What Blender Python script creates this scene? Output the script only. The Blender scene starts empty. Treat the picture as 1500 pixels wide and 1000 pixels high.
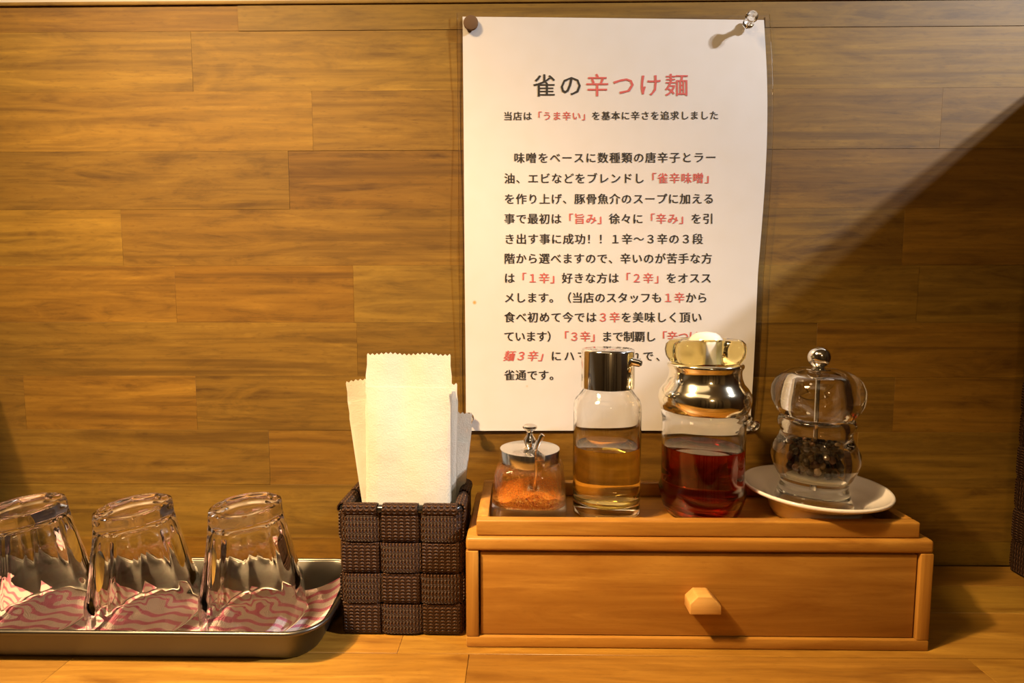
import bpy, bmesh, math, random
from math import sin, cos, pi, radians
from mathutils import Vector, Matrix, Euler
random.seed(7)
S = bpy.context.scene
COL = S.collection

# ------------------------------------------------------------------ camera, world, lights, exposure
EYE = Vector((0, 0, .241))
cam = bpy.data.cameras.new('camera'); cam.lens = 19.2; cam.sensor_width = 36; cam.clip_start = .01
co = bpy.data.objects.new('camera', cam); COL.objects.link(co)
co.location = EYE; co.rotation_euler = (radians(90 - 4.65), 0, radians(.8))
S.camera = co
ROT = co.rotation_euler.to_matrix()

def ray(x, y): return ROT @ Vector(((x - 750) / 800, (500 - y) / 800, -1))
def PY(x, y, Y):                       # the point of the plane Y = const seen at a pixel
    d = ray(x, y); return EYE + d * (Y / d.y)

S.view_settings.view_transform = 'Standard'; S.view_settings.look = 'None'
S.view_settings.exposure = 0.0; S.view_settings.gamma = 1; S.view_settings.use_curve_mapping = False

W = bpy.data.worlds.new('world'); S.world = W; W.use_nodes = True
W.node_tree.nodes['Background'].inputs[0].default_value = (1, .8, .55, 1)
W.node_tree.nodes['Background'].inputs[1].default_value = .12
S.cycles.max_bounces = 16; S.cycles.transmission_bounces = 14; S.cycles.transparent_max_bounces = 24
S.cycles.glossy_bounces = 6; S.cycles.diffuse_bounces = 3
S.cycles.caustics_reflective = False; S.cycles.caustics_refractive = True
S.cycles.blur_glossy = 0.3; S.cycles.sample_clamp_indirect = 10

def aim(o, t): o.rotation_euler = (Vector(t) - o.location).to_track_quat('-Z', 'Y').to_euler()
def spot(name, loc, target, power, color, angle, blend, size):
    l = bpy.data.lights.new(name, 'SPOT'); l.energy = power; l.color = color
    l.spot_size = radians(angle); l.spot_blend = blend; l.shadow_soft_size = size
    l.cycles.is_caustics_light = True
    o = bpy.data.objects.new(name, l); o.location = loc; COL.objects.link(o); aim(o, target); return o
# warm lamp, upper left in front of the wall; pale lamp, upper right
spot('warm_spot_lamp', (-.70, -.05, 1.07), (-.06, .42, -.04), 130, (1, .67, .34), 45, 1, .03)
spot('pale_spot_lamp', (1.27, -.04, 1.07), (.1, .48, .3), 92, (.88, .89, .95), 70, .6, .018)
spot('pale_spot_lamp', (1.27, -.10, 1.15), (.1, .48, .3), 44, (.88, .89, .95), 70, .6, .018)
g_ = bpy.data.lights.new('warm_soft_fill', 'AREA'); g_.energy = 2.6; g_.color = (1, .68, .34); g_.shape = 'DISK'; g_.size = .26; g_.spread = radians(80)  # soft share of the warm light, added to brighten the towel under the tumblers
go_ = bpy.data.objects.new('warm_soft_fill', g_); go_.location = (-.60, -.05, 1.14); COL.objects.link(go_); aim(go_, (-.12, .44, 0))
a = bpy.data.lights.new('warm_fill_area', 'AREA'); a.energy = 3.5; a.color = (1, .74, .42); a.shape = 'RECTANGLE'; a.size = 1.4; a.size_y = .7  # broad warm area light added overhead as fill
ao = bpy.data.objects.new('warm_fill_area', a); ao.location = (-.5, -.5, 1.5); COL.objects.link(ao); aim(ao, (0, .4, .1))

p = bpy.data.lights.new('rear_fill_light', 'POINT'); p.energy = 9; p.color = (1, .72, .4); p.shadow_soft_size = .08  # fill light added behind the camera, also lights the room the chrome reflects
po = bpy.data.objects.new('rear_fill_light', p); po.location = (.2, -1.7, 1.15); COL.objects.link(po)

# ------------------------------------------------------------------ helpers
def lin(r, g, b):
    f = lambda c: (c / 255) / 12.92 if c / 255 <= .04045 else ((c / 255 + .055) / 1.055) ** 2.4
    return (f(r), f(g), f(b), 1)

class MB:
    def __init__(s): s.v = []; s.f = []; s.m = []; s.uv = []; s.hasuv = False
    def add(s, vs, fs, mi=0, uvs=None):
        b = len(s.v); s.v += [tuple(p) for p in vs]; s.f += [tuple(i + b for i in f) for f in fs]; s.m += [mi] * len(fs)
        s.uv += list(uvs) if uvs else [(0, 0)] * len(vs)
        if uvs: s.hasuv = True
        return s
    def lathe(s, prof, n=64, c=(0, 0, 0), rad=None, mi=0):
        vs, fs, ring = [], [], []
        for r, z in prof:
            if r < 1e-7: ring.append(([len(vs)], 1)); vs.append((c[0], c[1], c[2] + z))
            else:
                st = len(vs)
                for k in range(n):
                    t = 2 * pi * k / n; q = rad(t, r, z) if rad else r
                    vs.append((c[0] + q * cos(t), c[1] + q * sin(t), c[2] + z))
                ring.append((list(range(st, st + n)), n))
        for (a_, na), (b_, nb) in zip(ring, ring[1:]):
            for k in range(n):
                k2 = (k + 1) % n
                if na == 1 and nb == 1: continue
                if na == 1: fs.append((a_[0], b_[k], b_[k2]))
                elif nb == 1: fs.append((a_[k], b_[0], a_[k2]))
                else: fs.append((a_[k], b_[k], b_[k2], a_[k2]))
        return s.add(vs, fs, mi)
    def tube(s, pts, r, n=10, closed=False, mi=0):
        P = [Vector(p) for p in pts]; vs, fs = [], []; m = len(P); up = Vector((0, 0, 1))
        for i, p in enumerate(P):
            a_ = P[(i - 1) % m] if closed or i else p; b_ = P[(i + 1) % m] if closed or i < m - 1 else p
            t = (b_ - a_).normalized(); u = t.cross(up)
            if u.length < .05: u = t.cross(Vector((1, 0, 0)))
            u.normalize(); w = u.cross(t); rr = r[i] if isinstance(r, (list, tuple)) else r
            for k in range(n): vs.append(p + (u * cos(2 * pi * k / n) + w * sin(2 * pi * k / n)) * rr)
        for i in range(m if closed else m - 1):
            j = (i + 1) % m
            for k in range(n): fs.append((i * n + k, i * n + (k + 1) % n, j * n + (k + 1) % n, j * n + k))
        if not closed: fs += [tuple(range(n - 1, -1, -1)), tuple(range((m - 1) * n, m * n))]
        return s.add(vs, fs, mi)
    def box(s, x0, x1, y0, y1, z0, z1, mi=0):
        v = [(x, y, z) for x in (x0, x1) for y in (y0, y1) for z in (z0, z1)]
        return s.add(v, [(0, 1, 3, 2), (4, 6, 7, 5), (0, 4, 5, 1), (2, 3, 7, 6), (0, 2, 6, 4), (1, 5, 7, 3)], mi)
    def prism(s, out, z0, z1, mi=0):
        n = len(out); vs = [(x, y, z0) for x, y in out] + [(x, y, z1) for x, y in out]
        fs = [tuple(range(n - 1, -1, -1)), tuple(range(n, 2 * n))] + [(i, (i + 1) % n, n + (i + 1) % n, n + i) for i in range(n)]
        return s.add(vs, fs, mi)
    def build(s, name, mat, parent=None, smooth=False, bevel=0, seg=2, angle=None, origin=None, subsurf=0):
        me = bpy.data.meshes.new(name); me.from_pydata(s.v, [], s.f); me.update()
        if s.hasuv:
            ul = me.uv_layers.new(name='UVMap')
            for lp in me.loops: ul.data[lp.index].uv = s.uv[lp.vertex_index]
        bm = bmesh.new(); bm.from_mesh(me)
        bmesh.ops.recalc_face_normals(bm, faces=bm.faces)
        if bevel:
            es = [e for e in bm.edges if len(e.link_faces) == 2 and e.calc_face_angle(0) > .5]
            bmesh.ops.bevel(bm, geom=es, offset=bevel, segments=seg, affect='EDGES', profile=.5, clamp_overlap=True)
        bm.to_mesh(me); bm.free()
        for m in (mat if isinstance(mat, (list, tuple)) else [mat]): me.materials.append(m)
        if not bevel:
            for p, mi in zip(me.polygons, s.m): p.material_index = mi
        if smooth or bevel:
            me.polygons.foreach_set('use_smooth', [True] * len(me.polygons))
            me.set_sharp_from_angle(angle=radians(angle if angle else 40))
        o = bpy.data.objects.new(name, me); COL.objects.link(o)
        if parent: o.parent = parent
        return o

def tag(o, label=None, cat=None, group=None, kind=None):
    if label: o['label'] = label
    if cat: o['category'] = cat
    if group: o['group'] = group
    if kind: o['kind'] = kind
    return o
def empty(name, loc=(0, 0, 0), rot=(0, 0, 0)):
    o = bpy.data.objects.new(name, None); COL.objects.link(o); o.location = loc; o.rotation_euler = rot; o.empty_display_size = .02; return o
def caustic(*os):
    for o in os: o.cycles.is_caustics_caster = True
def receive(*os):
    for o in os: o.cycles.is_caustics_receiver = True

# ------------------------------------------------------------------ materials
def nodes(name):
    m = bpy.data.materials.new(name); m.use_nodes = True; t = m.node_tree
    return m, t, t.nodes['Principled BSDF'], t.nodes['Material Output']
def plain(name, col, rough=.5, metal=0, spec=.5, coat=0, **k):
    m, t, b, o = nodes(name)
    b.inputs['Base Color'].default_value = col; b.inputs['Roughness'].default_value = rough; b.inputs['Metallic'].default_value = metal
    b.inputs['Specular IOR Level'].default_value = spec; b.inputs['Coat Weight'].default_value = coat
    for a_, v in k.items(): b.inputs[a_.replace('_', ' ')].default_value = v
    return m
def N(t, typ, **k):
    n = t.nodes.new(typ)
    for a_, v in k.items():
        if a_.startswith('i_'): n.inputs[a_[2:].replace('_', ' ')].default_value = v
        else: setattr(n, a_, v)
    return n
def mixc(t, f, a_, b_, blend='MIX'):
    n = N(t, 'ShaderNodeMix', data_type='RGBA', blend_type=blend)
    for s_, v in ((n.inputs[0], f), (n.inputs[6], a_), (n.inputs[7], b_)):
        if isinstance(v, bpy.types.NodeSocket): t.links.new(v, s_)
        else: s_.default_value = v
    return n.outputs[2]
def ramp(t, src, stops):
    r = N(t, 'ShaderNodeValToRGB'); e = r.color_ramp.elements
    while len(e) < len(stops): e.new(.5)
    for x, (p, c) in zip(e, stops): x.position = p; x.color = c if len(c) == 4 else (*c, 1)
    t.links.new(src, r.inputs[0]); return r.outputs[0]
def g(v): return (v, v, v, 1)

def wood(name, base, dark, light, scale=(1, 1, 1), grain=1., rough=.42, coat=.15, blotch=.5, tint=True, bump=.12):
    """stretched grain along local x of the piece; Object Info tint gives each board a tone of its own"""
    m, t, b, o = nodes(name)
    tc = N(t, 'ShaderNodeTexCoord'); oi = N(t, 'ShaderNodeObjectInfo')
    mul = N(t, 'ShaderNodeMath', operation='MULTIPLY'); t.links.new(oi.outputs['Random'], mul.inputs[0]); mul.inputs[1].default_value = 37
    add = N(t, 'ShaderNodeVectorMath', operation='ADD'); t.links.new(tc.outputs['Object'], add.inputs[0])
    cmb = N(t, 'ShaderNodeCombineXYZ'); t.links.new(mul.outputs[0], cmb.inputs[0]); t.links.new(mul.outputs[0], cmb.inputs[1]); t.links.new(cmb.outputs[0], add.inputs[1])
    def noise(sc, scl, det=5, dist=0., r=.6):
        mp = N(t, 'ShaderNodeMapping'); mp.inputs['Scale'].default_value = sc; t.links.new(add.outputs[0], mp.inputs[0])
        n = N(t, 'ShaderNodeTexNoise'); n.inputs['Scale'].default_value = scl; n.inputs['Detail'].default_value = det
        n.inputs['Distortion'].default_value = dist; n.inputs['Roughness'].default_value = r; t.links.new(mp.outputs[0], n.inputs[0]); return n.outputs[0]
    s = scale
    n1 = noise((s[0] * 7, s[1] * 60, s[2] * 60), 1.0, 7, 1.2, .65)
    n2 = noise((s[0] * 9, s[1] * 260, s[2] * 260), 1.0, 4, .2)
    n3 = noise((s[0] * 16, s[1] * 50, s[2] * 50), 1.0, 5, 2.0)
    n4 = noise((s[0] * 120, s[1] * 500, s[2] * 500), 1.0, 2)
    c = mixc(t, ramp(t, n1, [(.32, g(0)), (.68, g(1))]), dark, light)
    c = mixc(t, ramp(t, n3, [(.35, g(blotch)), (.62, g(0))]), c, base)
    c = mixc(t, ramp(t, n2, [(.3, g(.42 * grain)), (.55, g(0))]), c, dark)
    c = mixc(t, ramp(t, n4, [(.25, g(.35 * grain)), (.42, g(0))]), c, dark)
    n5 = noise((s[0] * 2.2, s[1] * 85, s[2] * 85), 1.0, 3, .3)
    c = mixc(t, ramp(t, n5, [(.30, g(.75 * grain * blotch)), (.47, g(0))]), c, dark)
    if tint: c = mixc(t, 1.0, c, oi.outputs['Color'], 'MULTIPLY')
    t.links.new(c, b.inputs['Base Color'])
    b.inputs['Specular IOR Level'].default_value = .3
    b.inputs['Roughness'].default_value = rough; b.inputs['Coat Weight'].default_value = coat; b.inputs['Coat Roughness'].default_value = .35
    bp = N(t, 'ShaderNodeBump'); bp.inputs['Strength'].default_value = bump; bp.inputs['Distance'].default_value = .0006
    t.links.new(n2, bp.inputs['Height']); t.links.new(bp.outputs[0], b.inputs['Normal'])
    return m

M = {}
M['wall'] = wood('wall_wood', (.235, .126, .0135, 1), (.095, .046, .0055, 1), (.315, .178, .022, 1), blotch=.9, rough=.6, coat=.0)
M['counter'] = wood('counter_wood', (.34, .17, .022, 1), (.18, .078, .011, 1), (.44, .24, .04, 1), blotch=.5, rough=.4, coat=.2)
M['bamboo'] = wood('bamboo_wood', (.44, .205, .030, 1), (.29, .115, .015, 1), (.54, .275, .048, 1), blotch=.5, rough=.42, coat=.2, grain=.85, tint=True)
M['bamboo_v'] = wood('bamboo_wood_upright', (.44, .205, .030, 1), (.29, .115, .015, 1), (.54, .275, .048, 1), scale=(15, 1, .067), blotch=.5, rough=.42, coat=.2, grain=.85)
M['bamboo_pale'] = wood('pale_bamboo', (.66, .36, .10, 1), (.5, .25, .06, 1), (.74, .44, .14, 1), rough=.4, coat=.2, grain=.4)
M['gap'] = plain('dark_joint', (.16, .08, .014, 1), .8)
M['dark_wood'] = plain('dark_partition_wood', (.035, .02, .012, 1), .6)
M['plaster'] = plain('cream_plaster', (.75, .66, .5, 1), .8)
M['ceil'] = plain('ceiling_paint', (.35, .27, .17, 1), .9)
M['floor'] = plain('floor_stone', (.12, .09, .06, 1), .7)
M['chrome'] = plain('chrome', (.80, .78, .74, 1), .09, 1)
M['chrome2'] = plain('brushed_chrome', (.72, .70, .66, 1), .2, 1)
M['gold'] = plain('gold_plated_plastic', (.92, .84, .64, 1), .12, 1)
M['steel'] = plain('tray_steel', (.135, .122, .10, 1), .34, 1)
M['brass'] = plain('dull_brass', (.13, .065, .022, 1), .75, .2)
M['china'] = plain('white_china', (.80, .74, .68, 1), .12, coat=.4)
M['black'] = plain('black_rod', (.012, .011, .010, 1), .2)
M['lining'] = plain('basket_lining', (.022, .014, .010, 1), .7)
M['ink'] = plain('black_ink', (.022, .018, .016, 1), .6)
M['red_ink'] = plain('red_ink', (.74, .14, .13, 1), .6)
M['pearl'] = plain('pearly_white_plastic', (.72, .68, .58, 1), .12, 0, coat=.6)
M['pepper_bits'] = plain('pepper_dust', (.03, .022, .015, 1), .8)

def glass(name, col=(1, 1, 1, 1), ior=1.5, rough=0.0, clear=0.0):
    m, t, b, o = nodes(name)
    b.inputs['Base Color'].default_value = col; b.inputs['Roughness'].default_value = rough
    b.inputs['Coat Weight'].default_value = .0
    b.inputs['Transmission Weight'].default_value = 1; b.inputs['IOR'].default_value = ior
    if clear:       # part of the light passes straight, as through a thin wall
        tr = N(t, 'ShaderNodeBsdfTransparent'); tr.inputs[0].default_value = col
        mx = N(t, 'ShaderNodeMixShader'); mx.inputs[0].default_value = clear
        t.links.new(b.outputs[0], mx.inputs[1]); t.links.new(tr.outputs[0], mx.inputs[2]); t.links.new(mx.outputs[0], o.inputs[0])
    return m
M['glass'] = glass('clear_glass', (.985, .985, .975, 1), 1.48)
M['jar'] = glass('jar_glass', (.985, .985, .975, 1), 1.4, clear=.4)
M['tumbler'] = glass('tumbler_glass', (.98, .97, .96, 1), 1.46)
M['acrylic'] = glass('clear_acrylic', (.985, .97, .93, 1), 1.45)
M['pin'] = glass('clear_pin_plastic', (.97, .95, .9, 1), 1.45)
M['vinegar'] = glass('vinegar', (.97, .82, .34, 1), 1.33)
M['chili_oil'] = glass('chili_oil', (.62, .055, .012, 1), 1.42)
M['amber'] = glass('amber_acrylic', (.99, .84, .36, 1), 1.3, .02)
# laminate film: thin clear sheet
m, t, b, o = nodes('laminate_film')
lw = N(t, 'ShaderNodeLayerWeight'); fp = N(t, 'ShaderNodeMath', operation='POWER'); t.links.new(lw.outputs['Facing'], fp.inputs[0]); fp.inputs[1].default_value = 4
fr = N(t, 'ShaderNodeMath', operation='MULTIPLY_ADD'); t.links.new(fp.outputs[0], fr.inputs[0]); fr.inputs[1].default_value = .4; fr.inputs[2].default_value = .012
tr = N(t, 'ShaderNodeBsdfTransparent'); tr.inputs[0].default_value = (.97, .96, .94, 1)
gl = N(t, 'ShaderNodeBsdfGlossy'); gl.inputs['Roughness'].default_value = .4
mx = N(t, 'ShaderNodeMixShader'); t.links.new(fr.outputs[0], mx.inputs[0]); t.links.new(tr.outputs[0], mx.inputs[1]); t.links.new(gl.outputs[0], mx.inputs[2]); t.links.new(mx.outputs[0], o.inputs[0])
M['film'] = m
# paper with a few grease spots (object coordinates in metres)
m, t, b, o = nodes('printed_paper')
tc = N(t, 'ShaderNodeTexCoord'); c = (.88, .855, .86, 1)
nz = N(t, 'ShaderNodeTexNoise'); nz.inputs['Scale'].default_value = 60; t.links.new(tc.outputs['Object'], nz.inputs[0])
c = mixc(t, ramp(t, nz.outputs[0], [(.4, g(0)), (.75, g(.25))]), c, (.80, .75, .68, 1))
for px, py, r in ((695, 443, .0024), (772, 566, .0022), (690, 213, .0012), (687, 227, .0012), (800, 110, .001)):
    q = PY(px, py, .477); v = N(t, 'ShaderNodeVectorMath', operation='DISTANCE'); t.links.new(tc.outputs['Object'], v.inputs[0]); v.inputs[1].default_value = q
    mr = N(t, 'ShaderNodeMapRange'); mr.inputs[1].default_value = r; mr.inputs[2].default_value = r * .5; mr.inputs[3].default_value = 0; mr.inputs[4].default_value = .95
    t.links.new(v.outputs['Value'], mr.inputs[0]); c = mixc(t, mr.outputs[0], c, (.75, .42, .10, 1))
t.links.new(c, b.inputs['Base Color']); b.inputs['Roughness'].default_value = .6; M['paper'] = m
# thin napkin paper
m, t, b, o = nodes('napkin_paper')
b.inputs['Base Color'].default_value = (.84, .79, .66, 1); b.inputs['Roughness'].default_value = .85
tc = N(t, 'ShaderNodeTexCoord'); nz = N(t, 'ShaderNodeTexNoise'); nz.inputs['Scale'].default_value = 900; t.links.new(tc.outputs['Object'], nz.inputs[0])
n2 = N(t, 'ShaderNodeTexNoise'); n2.inputs['Scale'].default_value = 60; t.links.new(tc.outputs['Object'], n2.inputs[0])
ad = N(t, 'ShaderNodeMath', operation='MULTIPLY_ADD'); t.links.new(n2.outputs[0], ad.inputs[0]); ad.inputs[1].default_value = 3.; t.links.new(nz.outputs[0], ad.inputs[2])
bp = N(t, 'ShaderNodeBump'); bp.inputs['Strength'].default_value = .35; bp.inputs['Distance'].default_value = .0006; t.links.new(ad.outputs[0], bp.inputs['Height']); t.links.new(bp.outputs[0], b.inputs['Normal'])
b.inputs['Subsurface Weight'].default_value = .0
tl = N(t, 'ShaderNodeBsdfTranslucent'); tl.inputs[0].default_value = (.8, .74, .58, 1)
mx = N(t, 'ShaderNodeMixShader'); mx.inputs[0].default_value = .15; t.links.new(b.outputs[0], mx.inputs[1]); t.links.new(tl.outputs[0], mx.inputs[2]); t.links.new(mx.outputs[0], o.inputs[0])
M['napkin'] = m
# towel with wavy pink stripes on cream (UV in metres)
m, t, b, o = nodes('striped_towel')
uv = N(t, 'ShaderNodeUVMap'); sp = N(t, 'ShaderNodeSeparateXYZ'); t.links.new(uv.outputs[0], sp.inputs[0])
def mth(op, a_, b_=None, c_=None):
    n = N(t, 'ShaderNodeMath', operation=op)
    for i, v in enumerate((a_, b_, c_)):
        if v is None: continue
        if isinstance(v, bpy.types.NodeSocket): t.links.new(v, n.inputs[i])
        else: n.inputs[i].default_value = v
    return n.outputs[0]
nz = N(t, 'ShaderNodeTexNoise'); nz.inputs['Scale'].default_value = 18; t.links.new(uv.outputs[0], nz.inputs[0])
wob = mth('MULTIPLY', mth('SINE', mth('MULTIPLY_ADD', sp.outputs[0], 2 * pi / .021, mth('MULTIPLY', nz.outputs[0], 3.0))), .0013)
vv = mth('ADD', sp.outputs[1], wob)
st = mth('SINE', mth('MULTIPLY', vv, 2 * pi / .0090))
f_ = ramp(t, mth('MULTIPLY_ADD', st, .5, .5), [(.58, g(0)), (.80, g(1))])
rib = mth('SINE', mth('MULTIPLY', sp.outputs[0], 2 * pi / .0011))
rib2 = mth('SINE', mth('MULTIPLY', sp.outputs[1], 2 * pi / .0011))
f2 = mth('MULTIPLY', f_, mth('MULTIPLY_ADD', rib, .18, .76))
t.links.new(mixc(t, f2, (.92, .74, .66, 1), (.70, .07, .22, 1)), b.inputs['Base Color']); b.inputs['Roughness'].default_value = .9
bp = N(t, 'ShaderNodeBump'); bp.inputs['Strength'].default_value = .5; bp.inputs['Distance'].default_value = .0004; t.links.new(mth('MULTIPLY', rib, rib2), bp.inputs['Height']); t.links.new(bp.outputs[0], b.inputs['Normal'])
M['towel'] = m
# woven plastic strap (UV in metres: u along, v across)
m, t, b, o = nodes('woven_strap')
uv = N(t, 'ShaderNodeUVMap'); sp = N(t, 'ShaderNodeSeparateXYZ'); t.links.new(uv.outputs[0], sp.inputs[0])
su = mth('MULTIPLY', sp.outputs[0], 2 * pi / .0024); sv = mth('MULTIPLY', sp.outputs[1], 2 * pi / .0086)
row = mth('SINE', mth('MULTIPLY', sp.outputs[1], 2 * pi / .0043))
h1 = mth('MULTIPLY', mth('SINE', mth('ADD', su, mth('MULTIPLY', row, .8))), mth('MULTIPLY_ADD', row, .5, .5))
h2 = mth('SINE', mth('MULTIPLY', sp.outputs[1], 2 * pi / .00107))
hh = mth('MULTIPLY_ADD', h2, .25, h1)
bp = N(t, 'ShaderNodeBump'); bp.inputs['Strength'].default_value = .9; bp.inputs['Distance'].default_value = .0009; t.links.new(hh, bp.inputs['Height']); t.links.new(bp.outputs[0], b.inputs['Normal'])
cc = mixc(t, ramp(t, mth('MULTIPLY_ADD', h1, .5, .5), [(.45, g(0)), (.95, g(1))]), (.026, .0115, .006, 1), (.13, .060, .026, 1))
t.links.new(cc, b.inputs['Base Color']); b.inputs['Roughness'].default_value = .42; b.inputs['Specular IOR Level'].default_value = .2
M['strap'] = m
# chili powder
m, t, b, o = nodes('chili_powder')
tc = N(t, 'ShaderNodeTexCoord'); vz = N(t, 'ShaderNodeTexVoronoi'); vz.inputs['Scale'].default_value = 900; t.links.new(tc.outputs['Object'], vz.inputs[0])
t.links.new(ramp(t, vz.outputs['Color'], [(0, (.30, .04, .006)), (.25, (.72, .17, .01)), (.75, (.88, .32, .02)), (1, (.92, .55, .12))]), b.inputs['Base Color']); b.inputs['Roughness'].default_value = .8
bp = N(t, 'ShaderNodeBump'); bp.inputs['Distance'].default_value = .0008; t.links.new(vz.outputs['Distance'], bp.inputs['Height']); t.links.new(bp.outputs[0], b.inputs['Normal'])
M['chili'] = m
# powder dust clinging to the inside of the jar: speckled, mostly clear film
m, t, b, o = nodes('powder_dust')
tc = N(t, 'ShaderNodeTexCoord'); vz = N(t, 'ShaderNodeTexNoise'); vz.inputs['Scale'].default_value = 1100; vz.inputs['Detail'].default_value = 3; t.links.new(tc.outputs['Object'], vz.inputs[0])
b.inputs['Base Color'].default_value = (.70, .25, .03, 1); b.inputs['Roughness'].default_value = .9
tr = N(t, 'ShaderNodeBsdfTransparent'); tr.inputs[0].default_value = (1, .93, .78, 1); mx = N(t, 'ShaderNodeMixShader')
t.links.new(ramp(t, vz.outputs[0], [(.56, g(.04)), (.68, g(.6))]), mx.inputs[0]); t.links.new(tr.outputs[0], mx.inputs[1]); t.links.new(b.outputs[0], mx.inputs[2]); t.links.new(mx.outputs[0], o.inputs[0])
M['dust'] = m
M['peppercorn'] = plain('peppercorn_skin', (.035, .024, .016, 1), .55)
M['peppercorn_b'] = plain('peppercorn_brown', (.13, .055, .025, 1), .55)
M['peppercorn_c'] = plain('peppercorn_pale', (.30, .20, .10, 1), .55)

# ------------------------------------------------------------------ the setting
YW = .48
wall = MB().box(-1.7, 1.7, YW + .008, YW + .03, -.76, .482).build('wall_back', M['gap']); tag(wall, kind='structure')
rowpx = [472, 389, 307, 222, 135, 47]
zs = [0.0] + [PY(100, p, YW).z for p in (785, 708, 629, 550, 472, 389, 307, 222, 135, 47)] + [.4850]
joints = {  # row (from the counter up): x of the upright joints, read where the photograph shows them
    0: [-.62, .05, .62], 1: [-.55, .16, .55], 2: [-.226, .30, .7], 3: [-.446, -.29, .33], 4: [-.144, .26, .66],
    5: [-.304, -.146, .345], 6: [-.349, .33, .62], 7: [-.60, -.20, .58], 8: [-.178, .356], 9: [-.53, -.28, .65], 10: [-.239, .7]}
tones = {(7, 2): (.80, .70, .62, 1), (2, 1): (.86, .76, .66, 1), (5, 1): (.90, .78, .6, 1)}
dv = [(1.0, 1.0, 1.0), (.86, .82, .76), (1.08, 1.02, .9), (.94, .88, .84), (1.05, .94, .78), (.74, .70, .64), (1.14, 1.12, 1.0), (1.0, 1.06, .9)]
rnd = random.Random(11)
zs[-1] = .4866
for r in range(11):
    xs = [-1.25] + joints[r] + [1.25]
    for i, (x0, x1) in enumerate(zip(xs, xs[1:])):
        z0, z1 = zs[r], zs[r + 1]; gp = .00004; th = .0004 * rnd.random()
        cx, cz = (x0 + x1) / 2, (z0 + z1) / 2
        o = MB().box(x0 - cx + gp, x1 - cx - gp, -.009 - th + .0004, 0, z0 - cz + gp, z1 - cz - gp).build('plank', M['wall'], wall, bevel=.00007, seg=1)
        o.location = (cx, YW + .009, cz)
        k = rnd.choice(dv); o.color = (*k, 1)
        if (r, i) in tones: o.color = tones[(r, i)]
        receive(o)
zt = .4868
tr_ = MB().box(-1.7, 1.7, YW - .001, YW + .03, zt + .0004, zt + .0035).build('trim_1', M['wall'], bevel=.0005); tag(tr_, kind='structure')
up = MB().box(-1.7, 1.7, YW + .0305, YW + .05, -.76, 1.6).build('wall_rear', M['plaster']); tag(up, kind='structure')
tag(MB().box(-1.72, -1.7, -2.3, YW + .05, -.76, 1.6).build('wall_left', M['ceil']), kind='structure')
tag(MB().box(1.7, 1.72, -2.3, YW + .05, -.76, 1.6).build('wall_right', M['ceil']), kind='structure')
tag(MB().box(-1.72, 1.72, -2.32, -2.3, -.76, 1.6).build('wall_front', M['ceil']), kind='structure')
tag(MB().box(-1.72, 1.72, -2.32, YW + .05, 1.6, 1.62).build('ceiling', M['ceil']), kind='structure')
tag(MB().box(-1.72, 1.72, -2.32, YW + .05, -.78, -.76).build('floor', M['floor']), kind='structure')

for i, x in enumerate((-1.2, -.55, -.2, .5, .85, 1.4)):  # posts added behind the camera to reflect as dark bars in the chrome
    tag(MB().box(x - .06, x + .06, -2.2999, -2.26, -.76, 1.6).build('trim_%d' % (i + 2), M['dark_wood'], bevel=.002), kind='structure')
# counter: a worktop glued up from staves
ct = empty('counter', (0, .3, 0))
tag(ct, 'long varnished wooden counter of glued staves along the plank wall', 'counter')
MB().box(-1.5, 1.5, -.26, .179, -.045, -.012).build('core', M['gap'], ct)
ys = [-.26, -.19, -.12, -.065, -.005, .0515, .105, .145, .179]
cj = [[-.3, .5], [.1, .8], [-.6, .3], [-.35, .18, .75], [-.30, -.034, .30, .62], [-.42, -.083, .41], [-.2, .3], [-.5, .2]]
for r, js in enumerate(cj):
    xs = [-1.5] + js + [1.5]
    for x0, x1 in zip(xs, xs[1:]):
        cx = (x0 + x1) / 2; cy = (ys[r] + ys[r + 1]) / 2; gp = .0001
        o = MB().box(x0 - cx + gp, x1 - cx - gp, ys[r] - cy + gp, ys[r + 1] - cy - gp, -.012, -.0003 * rnd.random()).build('plank', M['counter'], ct, bevel=.00025, seg=1)
        o.location = (cx, cy, 0); o.color = (*rnd.choice(dv), 1); receive(o)

# unseen panel added right of the frame: stops the pale lamp below its top edge
pt = empty('shadow_partition', (.502, .33, 0))
tag(pt, 'unseen dark wooden divider added at the right end to cast the diagonal shadow', 'shadow_partition')
MB().box(-.008, .008, -.30, .148, .0005, .451).build('panel', M['dark_wood'], pt, bevel=.001)
MB().box(-.012, .012, -.30, .148, .4515, .4625).build('top_rail', M['dark_wood'], pt, bevel=.0015)

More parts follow.
